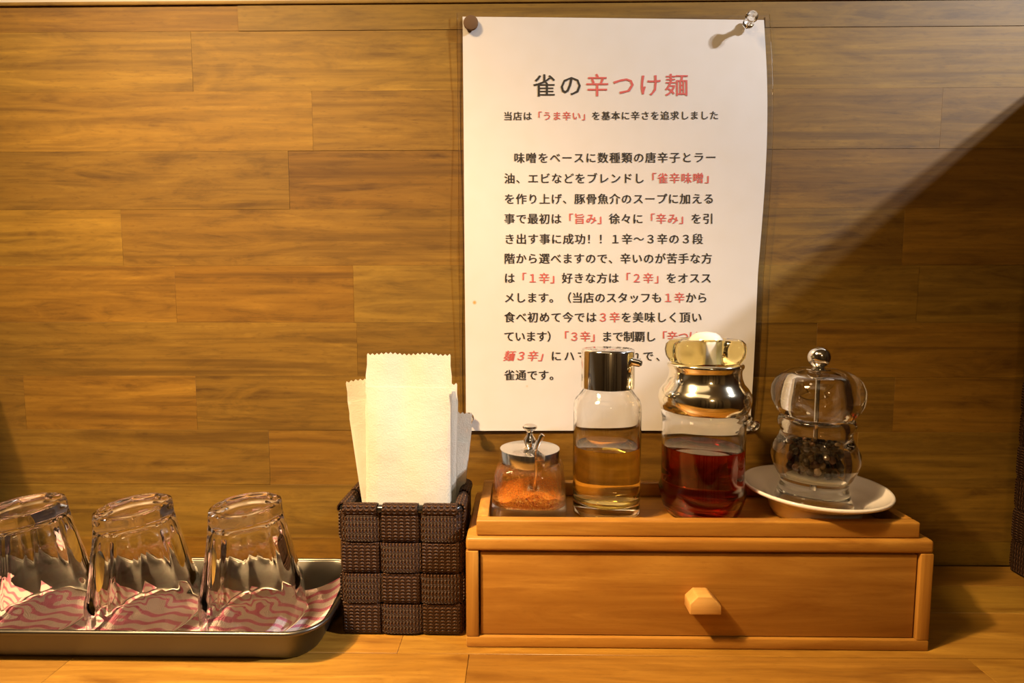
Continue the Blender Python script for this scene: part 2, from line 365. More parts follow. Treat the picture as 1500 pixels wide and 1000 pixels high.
# ------------------------------------------------------------------ notice on the wall
pos = empty('notice', (.08, YW, .3))
tag(pos, 'laminated white paper notice with black and red Japanese text pinned to the plank wall', 'notice')
def hump(x, z):     # the sheet stands off the wall a little and waves at its right edge
    u = (x + .048) / .252
    return .0016 + .0022 * sin(pi * min(max((z - .12) / .355, 0), 1)) * (max(u, 0) ** 2) + .0006 * sin(z * 30 + x * 12)
def edge(px0, px1, z): return px0
def sheet(name, mat, ex, off, thick, top, bot, nx=24, nz=40):
    b_ = MB(); V = []; uvs = []
    for j in range(nz + 1):
        w = j / nz; y = top + (bot - top) * w
        xl = 678 + 5 * w - ex
        xr = 1118 + 5 * sin(pi * min(w / .62, 1)) - 21 * max(0, (w - .12) / .88) ** 1.25 + ex
        A = PY(xl, y, YW); B = PY(xr, y + (4 if w < .5 else 0) * (1 - 2 * w if w < .5 else 0), YW)
        for i in range(nx + 1):
            p = A.lerp(B, i / nx); V.append((p.x, YW - hump(p.x, p.z) - off, p.z))
    n = (nx + 1) * (nz + 1); back = [(x, y_ + thick, z) for x, y_, z in V]
    F = []
    for j in range(nz):
        for i in range(nx):
            a_ = j * (nx + 1) + i; q = (a_, a_ + 1, a_ + nx + 2, a_ + nx + 1); F.append(q); F.append(tuple(k + n for k in reversed(q)))
    per = [i for i in range(nx + 1)] + [j * (nx + 1) + nx for j in range(1, nz + 1)] + [nz * (nx + 1) + i for i in range(nx - 1, -1, -1)] + [j * (nx + 1) for j in range(nz - 1, 0, -1)]
    for a_, b2 in zip(per, per[1:] + per[:1]): F.append((a_, b2, b2 + n, a_ + n))
    b_.add([(x - .08, y_ - YW, z - .3) for x, y_, z in V + back], F)
    return b_.build(name, mat, pos, smooth=True)
M['paper'].node_tree  # spots use object coordinates: shift them into the notice's own frame
for nd in M['paper'].node_tree.nodes:
    if nd.bl_idname == 'ShaderNodeVectorMath':
        v = nd.inputs[1].default_value; nd.inputs[1].default_value = (v[0] - .08, v[1] - YW, v[2] - .3)
receive(sheet('paper', M['paper'], 0, .0002, .0002, 26.5, 630))
fl = sheet('laminate', M['film'], 8, .0007, .0001, 20, 636)
for sx, nm in ((-1, 0), (1, 0)):   # the bright cut edge of the laminate at each side
    pts = []
    for j in range(30):
        w = j / 29; y = 22 + 612 * w
        x = (678 + 5 * w - 8) if sx < 0 else (1118 + 5 * sin(pi * min(w / .62, 1)) - 21 * max(0, (w - .12) / .88) ** 1.25 + 8)
        p = PY(x, y, YW); pts.append((p.x - .08, -hump(p.x, p.z) - .0006, p.z - .3))
    MB().tube(pts, .00028, 6).build('laminate_edge', M['pin'], pos, smooth=True)

def text_line(y, size, segs, x0, x1, nchar=None, skew=0, name='text_line', bold=.0):
    """segs: (colour 0 black / 1 red, string); the pitch is uniform from x0 to x1"""
    n = sum(len(s_) for _, s_ in segs); pit = (x1 - x0) / n; b_ = MB(); k = 0
    for ci, s_ in segs:
        cu = bpy.data.curves.new('t', 'FONT'); cu.body = s_; cu.size = 1; cu.resolution_u = 2; 
        o_ = bpy.data.objects.new('t', cu); COL.objects.link(o_); dg = bpy.context.evaluated_depsgraph_get(); dg.update()
        me = o_.evaluated_get(dg).to_mesh(); vs = []
        for v in me.vertices:
            gx = v.co.x; gy = v.co.y - .36; cell = math.floor(min(max(gx, 0), len(s_) - 1e-4))
            px = x0 + (k + cell + .5) * pit + (gx - cell - .5 + skew * gy) * size; py = y - gy * size
            p = PY(px, py, YW); vs.append((p.x - .08, -hump(p.x, p.z) - .00045, p.z - .3))
        for q in ((0,) if not bold else (-bold, bold)):     # slightly heavier strokes, as in the print
            b_.add([(x + q * size * .00061, y_ - abs(q) * .001 * (q > 0), z) for x, y_, z in vs], [tuple(f.vertices) for f in me.polygons], ci)
        o_.evaluated_get(dg).to_mesh_clear(); bpy.data.objects.remove(o_); bpy.data.curves.remove(cu); k += len(s_)
    me = bpy.data.meshes.new(name); me.from_pydata(b_.v, [], b_.f); me.materials.append(M['ink']); me.materials.append(M['red_ink'])
    for p, mi in zip(me.polygons, b_.m): p.material_index = mi
    o_ = bpy.data.objects.new(name, me); COL.objects.link(o_); o_.parent = pos; return o_
text_line(127, 35, [(0, '雀の'), (1, '辛つけ麺')], 778, 1009, name='title_line', bold=.008)
text_line(171, 13.5, [(0, '当店は'), (1, '「うま辛い」'), (0, 'を基本に辛さを追求しました')], 737, 1051, bold=.02)
L = [(232, 752, 1048, [(0, '味噌をベースに数種類の唐辛子とラー')]),
     (262, 738, 1047, [(0, '油、エビなどをブレンドし'), (1, '「雀辛味噌」')]),
     (292, 738, 1045, [(0, 'を作り上げ、豚骨魚介のスープに加える')]),
     (321, 738, 1044, [(0, '事で最初は'), (1, '「旨み」'), (0, '徐々に'), (1, '「辛み」'), (0, 'を引')]),
     (350.5, 738, 1029, [(0, 'き出す事に成功！！１辛～３辛の３段')]),
     (379, 738, 1042, [(0, '階から選べますので、辛いのが苦手な方')]),
     (407.5, 738, 1041, [(0, 'は'), (1, '「１辛」'), (0, '好きな方は'), (1, '「２辛」'), (0, 'をオスス')]),
     (436, 738, 1035, [(0, 'メします。（当店のスタッフも'), (1, '１辛'), (0, 'から')]),
     (464.5, 738, 1027, [(0, '食べ初めて今では'), (1, '３辛'), (0, 'を美味しく頂い')]),
     (492.5, 738, 1023, [(0, 'ています）'), (1, '「３辛」'), (0, 'まで制覇し'), (1, '「辛つけ')])]
for y, x0, x1, sg in L: text_line(y, 16.3, sg, x0, x1, bold=.02)
text_line(521, 16.3, [(1, '麺３辛」')], 738, 806, skew=.25, bold=.02)
text_line(521, 16.3, [(0, 'にハマればこれで、')], 805, 957 + 20, bold=.02)
text_line(549, 16.3, [(0, '雀通です。')], 738, 821, bold=.02)

# tacks
def R3(d):  # rotation taking +z to direction d
    return Vector((0, 0, 1)).rotation_difference(Vector(d).normalized()).to_euler()
q = PY(690, 35, YW - .003)
tk = empty('thumbtack', (q.x, YW - .0016 - .0006, q.z), R3((0, -1, 0)))
tag(tk, 'flat round brown metal thumbtack at the top left corner of the notice', 'thumbtack')
MB().lathe([(0, .0040), (.0045, .0039), (.0058, .0036), (.0062, .0028), (.0061, .0019), (.0055, .0018), (0, .0018)], 40).build('head', M['brass'], tk, smooth=True)
MB().lathe([(0, .0018), (.0005, .0018), (.0005, -.004), (0, -.007)], 12).build('point', M['chrome'], tk, smooth=True)
def push_pin(x, y, d, label, Y=YW):
    q = PY(x, y, YW - .004)
    e = empty('push_pin', (q.x, YW - .0040, q.z), R3(d))
    tag(e, label, 'push pin', None)
    h = MB().lathe([(0, 0), (.0040, .0001), (.0046, .0006), (.0044, .0013), (.0026, .0022), (.0021, .0040), (.0021, .0066), (.0030, .0080), (.0046, .0088), (.0052, .0098), (.0047, .0109), (.0030, .0115), (0, .0117)], 32).build('head', M['pin'], e, smooth=True, angle=60)
    MB().lathe([(0, .004), (.00045, .0039), (.00045, -.005), (0, -.009)], 10).build('needle', M['chrome'], e, smooth=True)
    return e
push_pin(1096, 35, (-.12, -1, .10), 'clear plastic push pin at the top right corner of the notice')
push_pin(687, 611, (-.15, -1, -.15), 'clear plastic push pin at the bottom left corner beside the napkins')
push_pin(1094, 614, (.38, -1, -.42), 'clear plastic push pin tilted at the bottom right corner of the notice')

# ------------------------------------------------------------------ drawer box
X0, X1, YF, YB, ZT = -.0365, .2790, .3582, .4480, .0780
bx = empty('drawer_box', ((X0 + X1) / 2, (YF + YB) / 2, 0))
tag(bx, 'long low bamboo drawer box carrying four condiment containers on its railed top', 'drawer box')
ox, oy = bx.location.x, bx.location.y
def bpart(name, mat, x0, x1, y0, y1, z0, z1, bev=.0008, col=(1, 1, 1, 1), par=bx, seg=2):
    cx, cy, cz = (x0 + x1) / 2, (y0 + y1) / 2, (z0 + z1) / 2
    o = MB().box(x0 - cx, x1 - cx, y0 - cy, y1 - cy, z0 - cz, z1 - cz).build(name, mat, par, bevel=bev, seg=seg)
    base = Vector((ox, oy, 0)) if par is bx else Vector((ox, oy, 0)) + par.location
    o.location = Vector((cx, cy, cz)) - base; o.color = col; receive(o); return o
bpart('top_board', M['bamboo'], X0, X1, YF, YB, ZT - .0092, ZT, .0022, (1.08, 1.08, 1.1, 1), seg=3)
bpart('bottom_board', M['bamboo'], X0, X1, YF, YB, .0002, .0078, .0009, (1.0, 1.0, 1, 1))
for x in (X0, X1 - .0085): bpart('side_panel', M['bamboo_v'], x, x + .0085, YF, YB, .0079, ZT - .0093, .0007, (.98, .96, .95, 1))
bpart('back_panel', M['bamboo'], X0 + .0088, X1 - .0088, YB - .006, YB - .001, .008, ZT - .0094, .0004)
dr = bpart('drawer', M['bamboo'], X0 + .0098, X1 - .0096, YF + .0022, YF + .011, .0084, ZT - .0108, .0006, (.92, .90, .88, 1))
dbase = Vector((ox, oy, 0)) + dr.location
def dpart(name, x0, x1, y0, y1, z0, z1):
    o = MB().box(x0, x1, y0, y1, z0, z1).build(name, M['bamboo'], dr, bevel=.0004); o.location = -dr.location - Vector((ox, oy, 0)); return o
dpart('drawer_side', X0 + .012, X0 + .018, YF + .0112, YB - .012, .0095, ZT - .02)
dpart('drawer_side', X1 - .018, X1 - .012, YF + .0112, YB - .012, .0095, ZT - .02)
# knob: a pale wooden block with sloping upper corners
kx = PY(1031, 880, YF - .006).x; kz = PY(1031, 880, YF - .006).z
kn = MB()
kn.add([(x, y, z) for y in (0, .0125) for x, z in ((-.0105, -.0072), (.0105, -.0072), (.0105, -.0012), (.0040, .0052), (-.0052, .0052), (-.0105, .0002))],
       [(0, 1, 2, 3, 4, 5), (11, 10, 9, 8, 7, 6)] + [(i, i + 6, (i + 1) % 6 + 6, (i + 1) % 6) for i in range(6)])
ko = kn.build('knob', M['bamboo_pale'], dr, bevel=.0008); ko.location = Vector((kx, YF + .0022 - .0125, kz)) - dbase; ko['label'] = 'pale wooden knob with sloping shoulders'
# rails of the railed top
zr = ZT + .0003; zh = ZT + .0112
gx0, gx1 = X0 + .0070, X1 - .0080; gy0, gy1 = YF + .0030, YB - .0030
bpart('front_rail', M['bamboo'], gx0, gx1, gy0, gy0 + .0075, zr, zh, .0012, (1.05, 1.05, 1.05, 1), seg=3)
bpart('back_rail', M['bamboo'], gx0, gx1, gy1 - .0070, gy1, zr, zh, .0010, (1.03, 1.03, 1.0, 1))
for x in (gx0, gx1 - .0078): bpart('side_rail', M['bamboo_v'], x, x + .0078, gy0 + .0077, gy1 - .0072, zr, zh, .0010, (1.05, 1.05, 1.05, 1))

# ------------------------------------------------------------------ condiments (profiles: radius, height in metres)
YC = .4030
def px_prof(rows, cx, Y, z0=ZT + .0004):
    """rows of (half width px, y px) on the plane through the axis -> (r, z above z0)"""
    return [(abs(PY(cx + hw, y, Y).x - PY(cx, y, Y).x), PY(cx, y, Y).z - z0) for hw, y in rows]

# spice jar: thick rounded square glass, chrome lid with a spoon slot
jc = PY(776, 700, YC); J = empty('spice_jar', (jc.x, YC, ZT + .0004), (0, 0, radians(-4)))
tag(J, 'small squarish glass jar of orange chili powder with chrome lid and knob', 'spice jar')
def sq(p=3.6):
    def f(t, r, z): return r / ((abs(cos(t)) ** p + abs(sin(t)) ** p) ** (1 / p))
    return f
JR = .0272; JH = .0455
jar = MB().lathe([(0, .0006), (JR * .86, .0002), (JR * .99, .0010), (JR * 1.03, .003), (JR * 1.02, .010), (JR * .99, .022), (JR * .95, .033), (JR * .88, .038), (JR * .78, .041), (JR * .74, .0425), (JR * .74, JH),
                  (JR * .68, JH), (JR * .68, .0415), (JR * .72, .039), (JR * .83, .036), (JR * .88, .032), (JR * .90, .022), (JR * .90, .0135), (JR * .84, .0105), (JR * .5, .0098), (0, .0096)], 96,
                 rad=lambda t, r, z: r * (1 / ((abs(cos(t)) ** 4 + abs(sin(t)) ** 4) ** .25)) if z < .0385 else r * (1 + (1 / ((abs(cos(t)) ** 4 + abs(sin(t)) ** 4) ** .25) - 1) * max(0, (.0425 - z) / .004))).build('glass_body', M['jar'], J, smooth=True, angle=50)
sqr = lambda t, r, z: r / ((abs(cos(t)) ** 4 + abs(sin(t)) ** 4) ** .25)
def ppow(t, r, z): return sqr(t, r, z)
pw = MB().lathe([(0, .0099), (JR * .5, .0101), (JR * .83, .0108), (JR * .892, .0138), (JR * .892, .0190), (JR * .7, .0185), (JR * .4, .0170), (0, .0165)], 64,
                rad=lambda t, r, z: sqr(t, r, z) * (1 if z < .0139 else 1))
for i, v in enumerate(pw.v):
    if v[2] > .016: pw.v[i] = (v[0], v[1], v[2] + .0028 * sin(v[0] * 130 + 1) + .0012 * sin(v[0] * 420 + v[1] * 300))
tag(pw.build('chili_powder', M['chili'], J, smooth=True), kind='stuff')
MB().lathe([(JR * .893, .0200), (JR * .893, .0225), (JR * .872, .032), (JR * .825, .0358), (JR * .73, .0386)], 64, rad=sqr).build('powder_film', M['dust'], J, smooth=True)
LR = .0225
def notch_outline(R, n=64, w=.0036, dep=.30, ang=-68):
    out = []; a0 = radians(ang); hw = math.asin(w / R)
    for k in range(n + 1):
        t = a0 + hw + (2 * pi - 2 * hw) * k / n; out.append((R * cos(t), R * sin(t)))
    d = Vector((cos(a0), sin(a0))); p = Vector((-d.y, d.x)); c_ = d * (R * dep)
    out += [tuple(c_ - p * w), tuple(c_ - p * w * .5 - d * .002), tuple(c_ + p * w * .5 - d * .002), tuple(c_ + p * w)]
    return out
MB().prism(notch_outline(LR), JH - .0062, JH + .0042).build('lid', M['chrome2'], J, bevel=.0006, angle=35)
MB().lathe([(0, JH + .0225), (.0030, JH + .0222), (.0054, JH + .0210), (.0056, JH + .0198), (.0040, JH + .0182), (.0022, JH + .0165), (.0022, JH + .0140), (.0042, JH + .0112), (.0047, JH + .0088), (.0036, JH + .0066), (.0034, JH + .0054), (.0052, JH + .0042), (0, JH + .0041)], 32).build('knob', M['chrome'], J, smooth=True)
d = Vector((cos(radians(-68)), sin(radians(-68)), 0))
sp0 = d * .012 + Vector((0, 0, JH + .004)); 
spn = MB().tube([Vector((.0035, -.006, .020)), Vector((.0055, -.0085, .034)), sp0 + Vector((0, .0015, .0)), sp0 + Vector((.0022, .0015, .0065)), sp0 + Vector((.0046, .0015, .0115)), sp0 + Vector((.0056, .0015, .0128))], [.0011, .0011, .0012, .0015, .0019, .0016], 12)
bowl = []
spn.lathe([(0, -.0022), (.003, -.0018), (.0048, 0), (.0044, .0001), (.0028, -.0012), (0, -.0016)], 20, c=(.0030, -.0055, .0205))
so = spn.build('spoon', M['chrome'], J, smooth=True)

# vinegar bottle
vc = PY(888, 700, YC + .003); YV = YC + .003
V_ = empty('vinegar_bottle', (vc.x, YV, ZT + .0004))
tag(V_, 'clear cylindrical glass bottle half full of pale yellow vinegar with chrome pour cap', 'bottle')
zV = lambda y: PY(888, y, YV).z - ZT - .0004
RV = .0253; rn = .0178
z_sh = zV(588); z_nk = zV(571); z_cb = zV(567); z_ct = zV(510); z_lq = zV(651); 
body = MB().lathe([(0, .0010), (RV * .7, .0004), (RV * .93, .0002), (RV * .99, .0012), (RV, .003), (RV, z_sh - .006), (RV * .985, z_sh - .001), (RV * .93, z_sh + .0025), (RV * .84, z_sh + .005), (rn + .0008, z_nk), (rn, z_nk + .002), (rn, z_nk + .010),
                   (rn - .002, z_nk + .010), (rn - .002, z_nk + .0005), (RV * .80, z_sh + .0035), (RV * .88, z_sh + .0008), (RV * .915, z_sh - .003), (RV * .92, z_sh - .008), (RV * .92, .0150), (RV * .88, .0112), (RV * .72, .0092), (0, .0085)], 96).build('glass_body', M['glass'], V_, smooth=True, angle=50)
liq = MB().lathe([(0, .00845), (RV * .72, .00915), (RV * .882, .01115), (RV * .9215, .0150), (RV * .9215, z_lq + .0004), (RV * .90, z_lq), (0, z_lq - .0001)], 96).build('vinegar', M['vinegar'], V_, smooth=True, angle=50)
RC = .01985
MB().lathe([(0, z_ct), (RC - .0022, z_ct - .0001), (RC - .0007, z_ct - .0006), (RC, z_ct - .0020), (RC, z_cb + .0002), (RC - .0006, z_cb), (RC - .0016, z_cb), (RC - .0016, z_ct - .004), (0, z_ct - .004)], 96).build('cap', M['chrome'], V_, smooth=True, angle=50)
spd = Vector((.82, -.57, -.14)).normalized(); b0 = Vector((cos(radians(-35)), sin(radians(-35)), 0)) * (RC - .001) + Vector((0, 0, z_ct - .0085))
s1 = MB().tube([b0, b0 + spd * .0062, b0 + spd * .0072], [.0031, .0029, .0024], 20); s1.build('spout', M['chrome'], V_, smooth=True, angle=50)
MB().tube([b0 + spd * .0073, b0 + spd * .0076], [.0018, .0018], 16).build('spout_hole_shade', M['black'], V_)  # solid black disc stands in for the shade inside the opening

# chili oil bottle
YO = YC + .0015; oc = PY(1028, 700, YO)
O_ = empty('chili_oil_bottle', (oc.x, YO, ZT + .0004))
tag(O_, 'glass bottle of dark red chili oil with gold collar and yellow flower stopper', 'bottle')
zO = lambda y: PY(1028, y, YO).z - ZT - .0004
RO = .0304; k = .403 / 800
bp_ = [(0, .0012), (.0215, .0005), (.0235, .0004), (.0262, .0018), (.0282, .0052), (.0296, .0105), (.0309, .0150), (.0316, .0185), (.0312, .0212), (.0300, .0235), (.0298, .0270), (.0298, zO(625)), (.0300, zO(613)), (.0306, zO(607)), (.0308, zO(601)), (.0288, zO(597)), (.0265, zO(596)), (.0265, zO(590)),
       (.0245, zO(590)), (.0245, zO(598)), (.0275, zO(604)), (.0278, zO(625)), (.0277, .0270), (.0278, .0235), (.0288, .0210), (.0290, .0180), (.0276, .0125), (.0255, .0085), (.0215, .0065), (0, .0058)]
MB().lathe(bp_, 96).build('glass_body', M['glass'], O_, smooth=True, angle=50)
zl = zO(652)
MB().lathe([(0, .00575), (.0216, .00645), (.02555, .00845), (.02765, .0125), (.02905, .0180), (.02885, .0210), (.02785, .0235), (.02775, .0270), (.02782, zl + .0004), (.0272, zl), (0, zl)], 96).build('chili_oil', M['chili_oil'], O_, smooth=True, angle=50)
cr = lambda w, y: (w * k, zO(y))
MB().lathe([cr(58, 600), cr(62, 598), cr(65, 590), cr(66.5, 582), cr(65, 574), cr(61, 567), cr(55, 560), cr(52, 552), cr(51, 545), cr(51.5, 540), cr(54, 536), cr(54, 533), cr(52, 531), cr(46, 531), cr(46, 545), cr(48, 560), cr(58, 574), cr(60, 590), cr(58, 600)], 96).build('collar', M['gold'], O_, smooth=True, angle=50)
def petal(t, r, z):      # scalloped, open towards the front where the dome shows
    a_ = (t + pi / 2 + pi) % (2 * pi) - pi
    f_ = min(1, max(0, r / k - 24) / 20)
    return max(r * (1 + .05 * cos(8 * t) * f_) * (1 - .60 * math.exp(-(a_ / .50) ** 4) * f_), 24 * k)
MB().lathe([(24 * k, zO(531)), (45 * k, zO(531)), (50 * k, zO(528)), (55 * k, zO(520)), (56.5 * k, zO(511)), (55 * k, zO(503)), (50 * k, zO(498)), (40 * k, zO(496)), (26 * k, zO(498)), (24 * k, zO(500)), (24 * k, zO(531))], 128, rad=petal).build('flower_stopper', M['amber'], O_, smooth=True, angle=60)
MB().lathe([(25.2 * k, zO(531)), (25.2 * k, zO(505)), (24 * k, zO(497)), (19.5 * k, zO(491)), (14 * k, zO(487.5)), (7 * k, zO(486)), (0, zO(485.5))], 64).build('stopper_knob', M['pearl'], O_, smooth=True, angle=60)['label'] = 'pearly white dome in the middle of the stopper'

# saucer and pepper mill
YM = .4032; sc = PY(1193, 715, YM)
SA = empty('saucer', (sc.x, YM, ZT + .0004))
tag(SA, 'small white china saucer with raised rim under the clear pepper mill', 'saucer')
RS = .0502
rm = .0206
so_ = MB().lathe([(0, .0022), (.025, .0022), (.0268, .0003), (.0295, .0003), (.0310, .0040), (.0328, .0095), (.0350, .0126), (.041, .0158), (.0475, rm - .0018), (RS - .0004, rm - .0006), (RS, rm + .0008), (RS - .0007, rm + .0018), (RS - .0024, rm + .0014), (.0440, .0182), (.0375, .0158), (.0335, .0135), (.0308, .0090), (.0292, .0052), (.027, .0044), (0, .0042)], 96).build('saucer_body', M['china'], SA, smooth=True, angle=70)
for a_ in range(1): receive(so_)
MZ = ZT + .0004 + .0045
YP = YM; mc = PY(1194, 650, YP)
MI = empty('pepper_mill', (mc.x, YP, MZ))
tag(MI, 'clear acrylic pepper mill with steel ball top holding black peppercorns', 'pepper mill')
mp = lambda w, y: (w * YP / 800 * .93, PY(1200, y, YP).z - MZ)
def mr(rows): return [mp(w, y) if w else (0, mp(0, y)[1]) for w, y in rows]
outer = mr([(48, 706), (50, 700), (55, 692), (61, 680), (64, 668), (63, 658), (58, 649), (53, 640), (51, 632), (51.5, 629), (54.5, 624), (56, 618), (54, 612), (51, 610)])
zi = mp(0, 697)[1]
inner = mr([(40, 610), (41, 640), (43, 655), (44, 670), (43, 685), (40, 693)])
MB().lathe([(0, .0002), (.0235, .0002), (.0262, .0010), (.0270, .0030), (.0262, .0075), (.0245, .0115)] + outer + inner + [(.012, zi), (0, zi)], 96).build('mill_body', M['acrylic'], MI, smooth=True, angle=45)
head = mr([(50, 608.5), (54, 606), (60, 598), (65, 588), (67, 577), (66, 566), (61, 556), (52, 548), (42, 543), (32, 540.5), (22, 541), (18, 543), (0, 543.5)])
hin = mr([(0, 556), (30, 557), (37, 562), (41, 580), (43, 600), (42, 608.5)])
MB().lathe(hin + head[:], 96).build('mill_head', M['acrylic'], MI, smooth=True, angle=45) if False else None
hp = mr([(0, 556), (28, 557), (36, 562), (40, 580), (43, 606), (44, 609), (50, 609), (54, 606), (60, 598), (65, 588), (67, 577), (66, 566), (61, 556), (52, 548), (42, 543), (32, 540.5), (22, 541), (0, 541.5)])
MB().lathe(hp, 96).build('mill_head', M['acrylic'], MI, smooth=True, angle=45)
zb = mp(0, 523)[1]; rb = 16 * YP / 800 * .98
kb = [(0, mp(0, 541.3)[1]), (.0080, mp(0, 541)[1]), (.0082, mp(0, 540)[1]), (.0050, mp(0, 538.6)[1]), (.0034, mp(0, 536.5)[1])]
kb += [(rb * cos(a_), zb + rb * sin(a_)) for a_ in [radians(-62 + 152 * i / 20) for i in range(21)]]
MB().lathe(kb, 48).build('ball_knob', M['chrome'], MI, smooth=True, angle=50)
MB().lathe([(0, mp(0, 545)[1] - .001), (.0016, mp(0, 545)[1] - .001), (.0016, .0166), (0, .0166)], 16).build('shaft', M['chrome2'], MI, smooth=True)
zg = zi + .0003
MB().lathe([(0, zg), (.0180, zg), (.0182, zg + .0032), (.0165, zg + .0040), (.006, zg + .0046), (0, zg + .0046)], 48).build('grinder', plain('cream_plastic', (.72, .62, .42, 1), .35), MI, smooth=True, angle=40)
# peppercorns packed round the shaft: a loose heap nobody could count
pc = MB(); rr = random.Random(5); pts = []
zlo = zg + .0050; zhi = mp(0, 645)[1]
tries = 0
while len(pts) < 150 and tries < 30000:
    tries += 1; a_ = rr.random() * 2 * pi; r_ = .0182 * math.sqrt(rr.random()); z_ = zlo + .0018 + (zhi - zlo) * rr.random() * (1 - .15 * r_ / .018)
    if r_ < .004: continue
    p = Vector((r_ * cos(a_), r_ * sin(a_), z_))
    if all((p - q_).length > .0036 for q_ in pts): pts.append(p)
for p in pts:
    s_ = .0019 + .0004 * rr.random(); bm = bmesh.new(); bmesh.ops.create_icosphere(bm, subdivisions=2, radius=s_)
    vs = [(v.co * (1 + .10 * rr.random())) + p for v in bm.verts]; fs = [tuple(v.index for v in f.verts) for f in bm.faces]; bm.free()
    x_ = rr.random(); pc.add(vs, fs, 1 if x_ < .2 else 2 if x_ < .27 else 0)
tag(pc.build('peppercorns', [M['peppercorn'], M['peppercorn_b'], M['peppercorn_c']], MI, smooth=True, angle=60), kind='stuff')

mh = empty('shadow_stand', (-.506, .40, 0))  # stand added out of view to shadow the lower left of the wall
tag(mh, 'unseen dark wooden stand added left of the steel tray to shade the wall', 'shadow stand')
MB().box(-.028, .028, -.075, .07, .0005, .012).build('base', M['dark_wood'], mh, bevel=.001)
for x in (-.024, .020): MB().box(x, x + .006, -.072, .068, .0125, .195).build('side_panel', M['dark_wood'], mh, bevel=.0008)

# ------------------------------------------------------------------ woven strap basket
def ribbon(name, pts, nrm, side, w, th, par, u0=0):
    b_ = MB(); n = len(pts); u = u0; V = []; UV = []
    for i in range(n):
        if i: u += (pts[i] - pts[i - 1]).length
        for (s_, d_) in ((-.5, -.5), (-.5, .5), (-.42, .8), (.42, .8), (.5, .5), (.5, -.5)):
            V.append(pts[i] + side[i] * (w * s_) + nrm[i] * (th * d_)); UV.append((u, w * s_))
    F = [tuple(range(5, -1, -1)), tuple(range((n - 1) * 6, n * 6))]
    for i in range(n - 1):
        for k_ in range(6): F.append((i * 6 + k_, i * 6 + (k_ + 1) % 6, (i + 1) * 6 + (k_ + 1) % 6, (i + 1) * 6 + k_))
    b_.add(V, F, 0, UV); return b_.build(name, M['strap'], par, smooth=True, angle=50)
def basket(loc, w, d, h, ncf, ncs, nr, rot=0, label='', name='woven_basket'):
    B = empty(name, loc, (0, 0, rot)); tag(B, label, 'basket')
    amp = .0015; th = .0010; gap = .0024
    faces = [((-w / 2, -d / 2), (1, 0), (0, -1), w, ncf), ((w / 2, -d / 2), (0, 1), (1, 0), d, ncs), ((w / 2, d / 2), (-1, 0), (0, 1), w, ncf), ((-w / 2, d / 2), (0, -1), (-1, 0), d, ncs)]
    cols = []
    for (o_, t_, n_, L_, nc) in faces:
        for c_ in range(nc): cols.append((Vector((*o_, 0)) + Vector((*t_, 0)) * (L_ * (c_ + .5) / nc), Vector((*t_, 0)), Vector((*n_, 0)), L_ / nc))
    rh = (h - .006) / nr; zt_ = h - .005
    for ci, (c_, t_, n_, cw) in enumerate(cols):
        P, Nn, Sd = [], [], []
        for i in range(nr * 8 + 1):
            z = zt_ - rh * i / 8; r_ = min(i // 8, nr - 1); fr_ = (i / 8) - r_
            sg = -1 if (r_ + ci) % 2 == 0 else 1
            off = amp * sg * min(1, 2.4 * sin(pi * min(max(fr_, 0), 1)))
            P.append(c_ + n_ * off + Vector((0, 0, z))); Nn.append(n_); Sd.append(t_)
        ribbon('upright_strap', P, Nn, Sd, cw - gap, th, B, ci * .013)
        # wrap of the strap over the rim
        P, Nn, Sd = [], [], []
        rr_ = .0038
        for i in range(13):
            a_ = radians(-35 + 250 * i / 12); dd = n_ * cos(a_) + Vector((0, 0, sin(a_)))
            P.append(c_ - n_ * .001 + Vector((0, 0, h - .0045)) + dd * rr_); Nn.append(dd); Sd.append(t_)
        ribbon('rim_wrap', P, Nn, Sd, cw - gap - (.001 if ci % 2 else .002), .0008, B, ci * .007)
    for r_ in range(nr):
        zc = zt_ - rh * (r_ + .5); P, Nn, Sd = [], [], []
        K = 8; ci = 0
        for fi, (o_, t_, n_, L_, nc) in enumerate(faces):
            t3, n3 = Vector((*t_, 0)), Vector((*n_, 0)); n_next = Vector((*faces[(fi + 1) % 4][2], 0))
            for c_ in range(nc):
                sg = 1 if (r_ + ci) % 2 == 0 else -1
                for i in range(K):
                    s_ = (c_ + (i + .5) / K) / nc * L_
                    if s_ < .003 or s_ > L_ - .003: continue
                    off = amp * sg * min(1, 2.4 * sin(pi * (i + .5) / K))
                    P.append(Vector((*o_, 0)) + t3 * s_ + n3 * off + Vector((0, 0, zc))); Nn.append(n3)
                ci += 1
            corner = Vector((*o_, 0)) + t3 * L_ + Vector((0, 0, zc)); cc_ = corner - t3 * .003 - n3 * .003
            for a_ in (22, 45, 68):
                dd = n3 * cos(radians(a_)) + n_next * sin(radians(a_)); P.append(cc_ + dd * .0032); Nn.append(dd)
        P.append(P[0].copy()); Nn.append(Nn[0].copy()); Sd = [Vector((0, 0, 1))] * len(P)
        ribbon('level_strap', P, Nn, Sd, rh - gap * .7, th, B, r_ * .011)
    e_ = .003; rim = [(x, y, h - .0045) for x, y in ((-w / 2 + e_, -d / 2 + .001), (w / 2 - e_, -d / 2 + .001), (w / 2 - .001, -d / 2 + e_), (w / 2 - .001, d / 2 - e_), (w / 2 - e_, d / 2 - .001), (-w / 2 + e_, d / 2 - .001), (-w / 2 + .001, d / 2 - e_), (-w / 2 + .001, -d / 2 + e_))]
    MB().tube(rim, .0030, 10, closed=True).build('rim_rod', M['black'], B, smooth=True)
    li = MB(); q_ = .0026
    li.box(-w / 2 + q_, w / 2 - q_, -d / 2 + q_, -d / 2 + q_ + .001, .001, h - .006); li.box(-w / 2 + q_, w / 2 - q_, d / 2 - q_ - .001, d / 2 - q_, .001, h - .006)
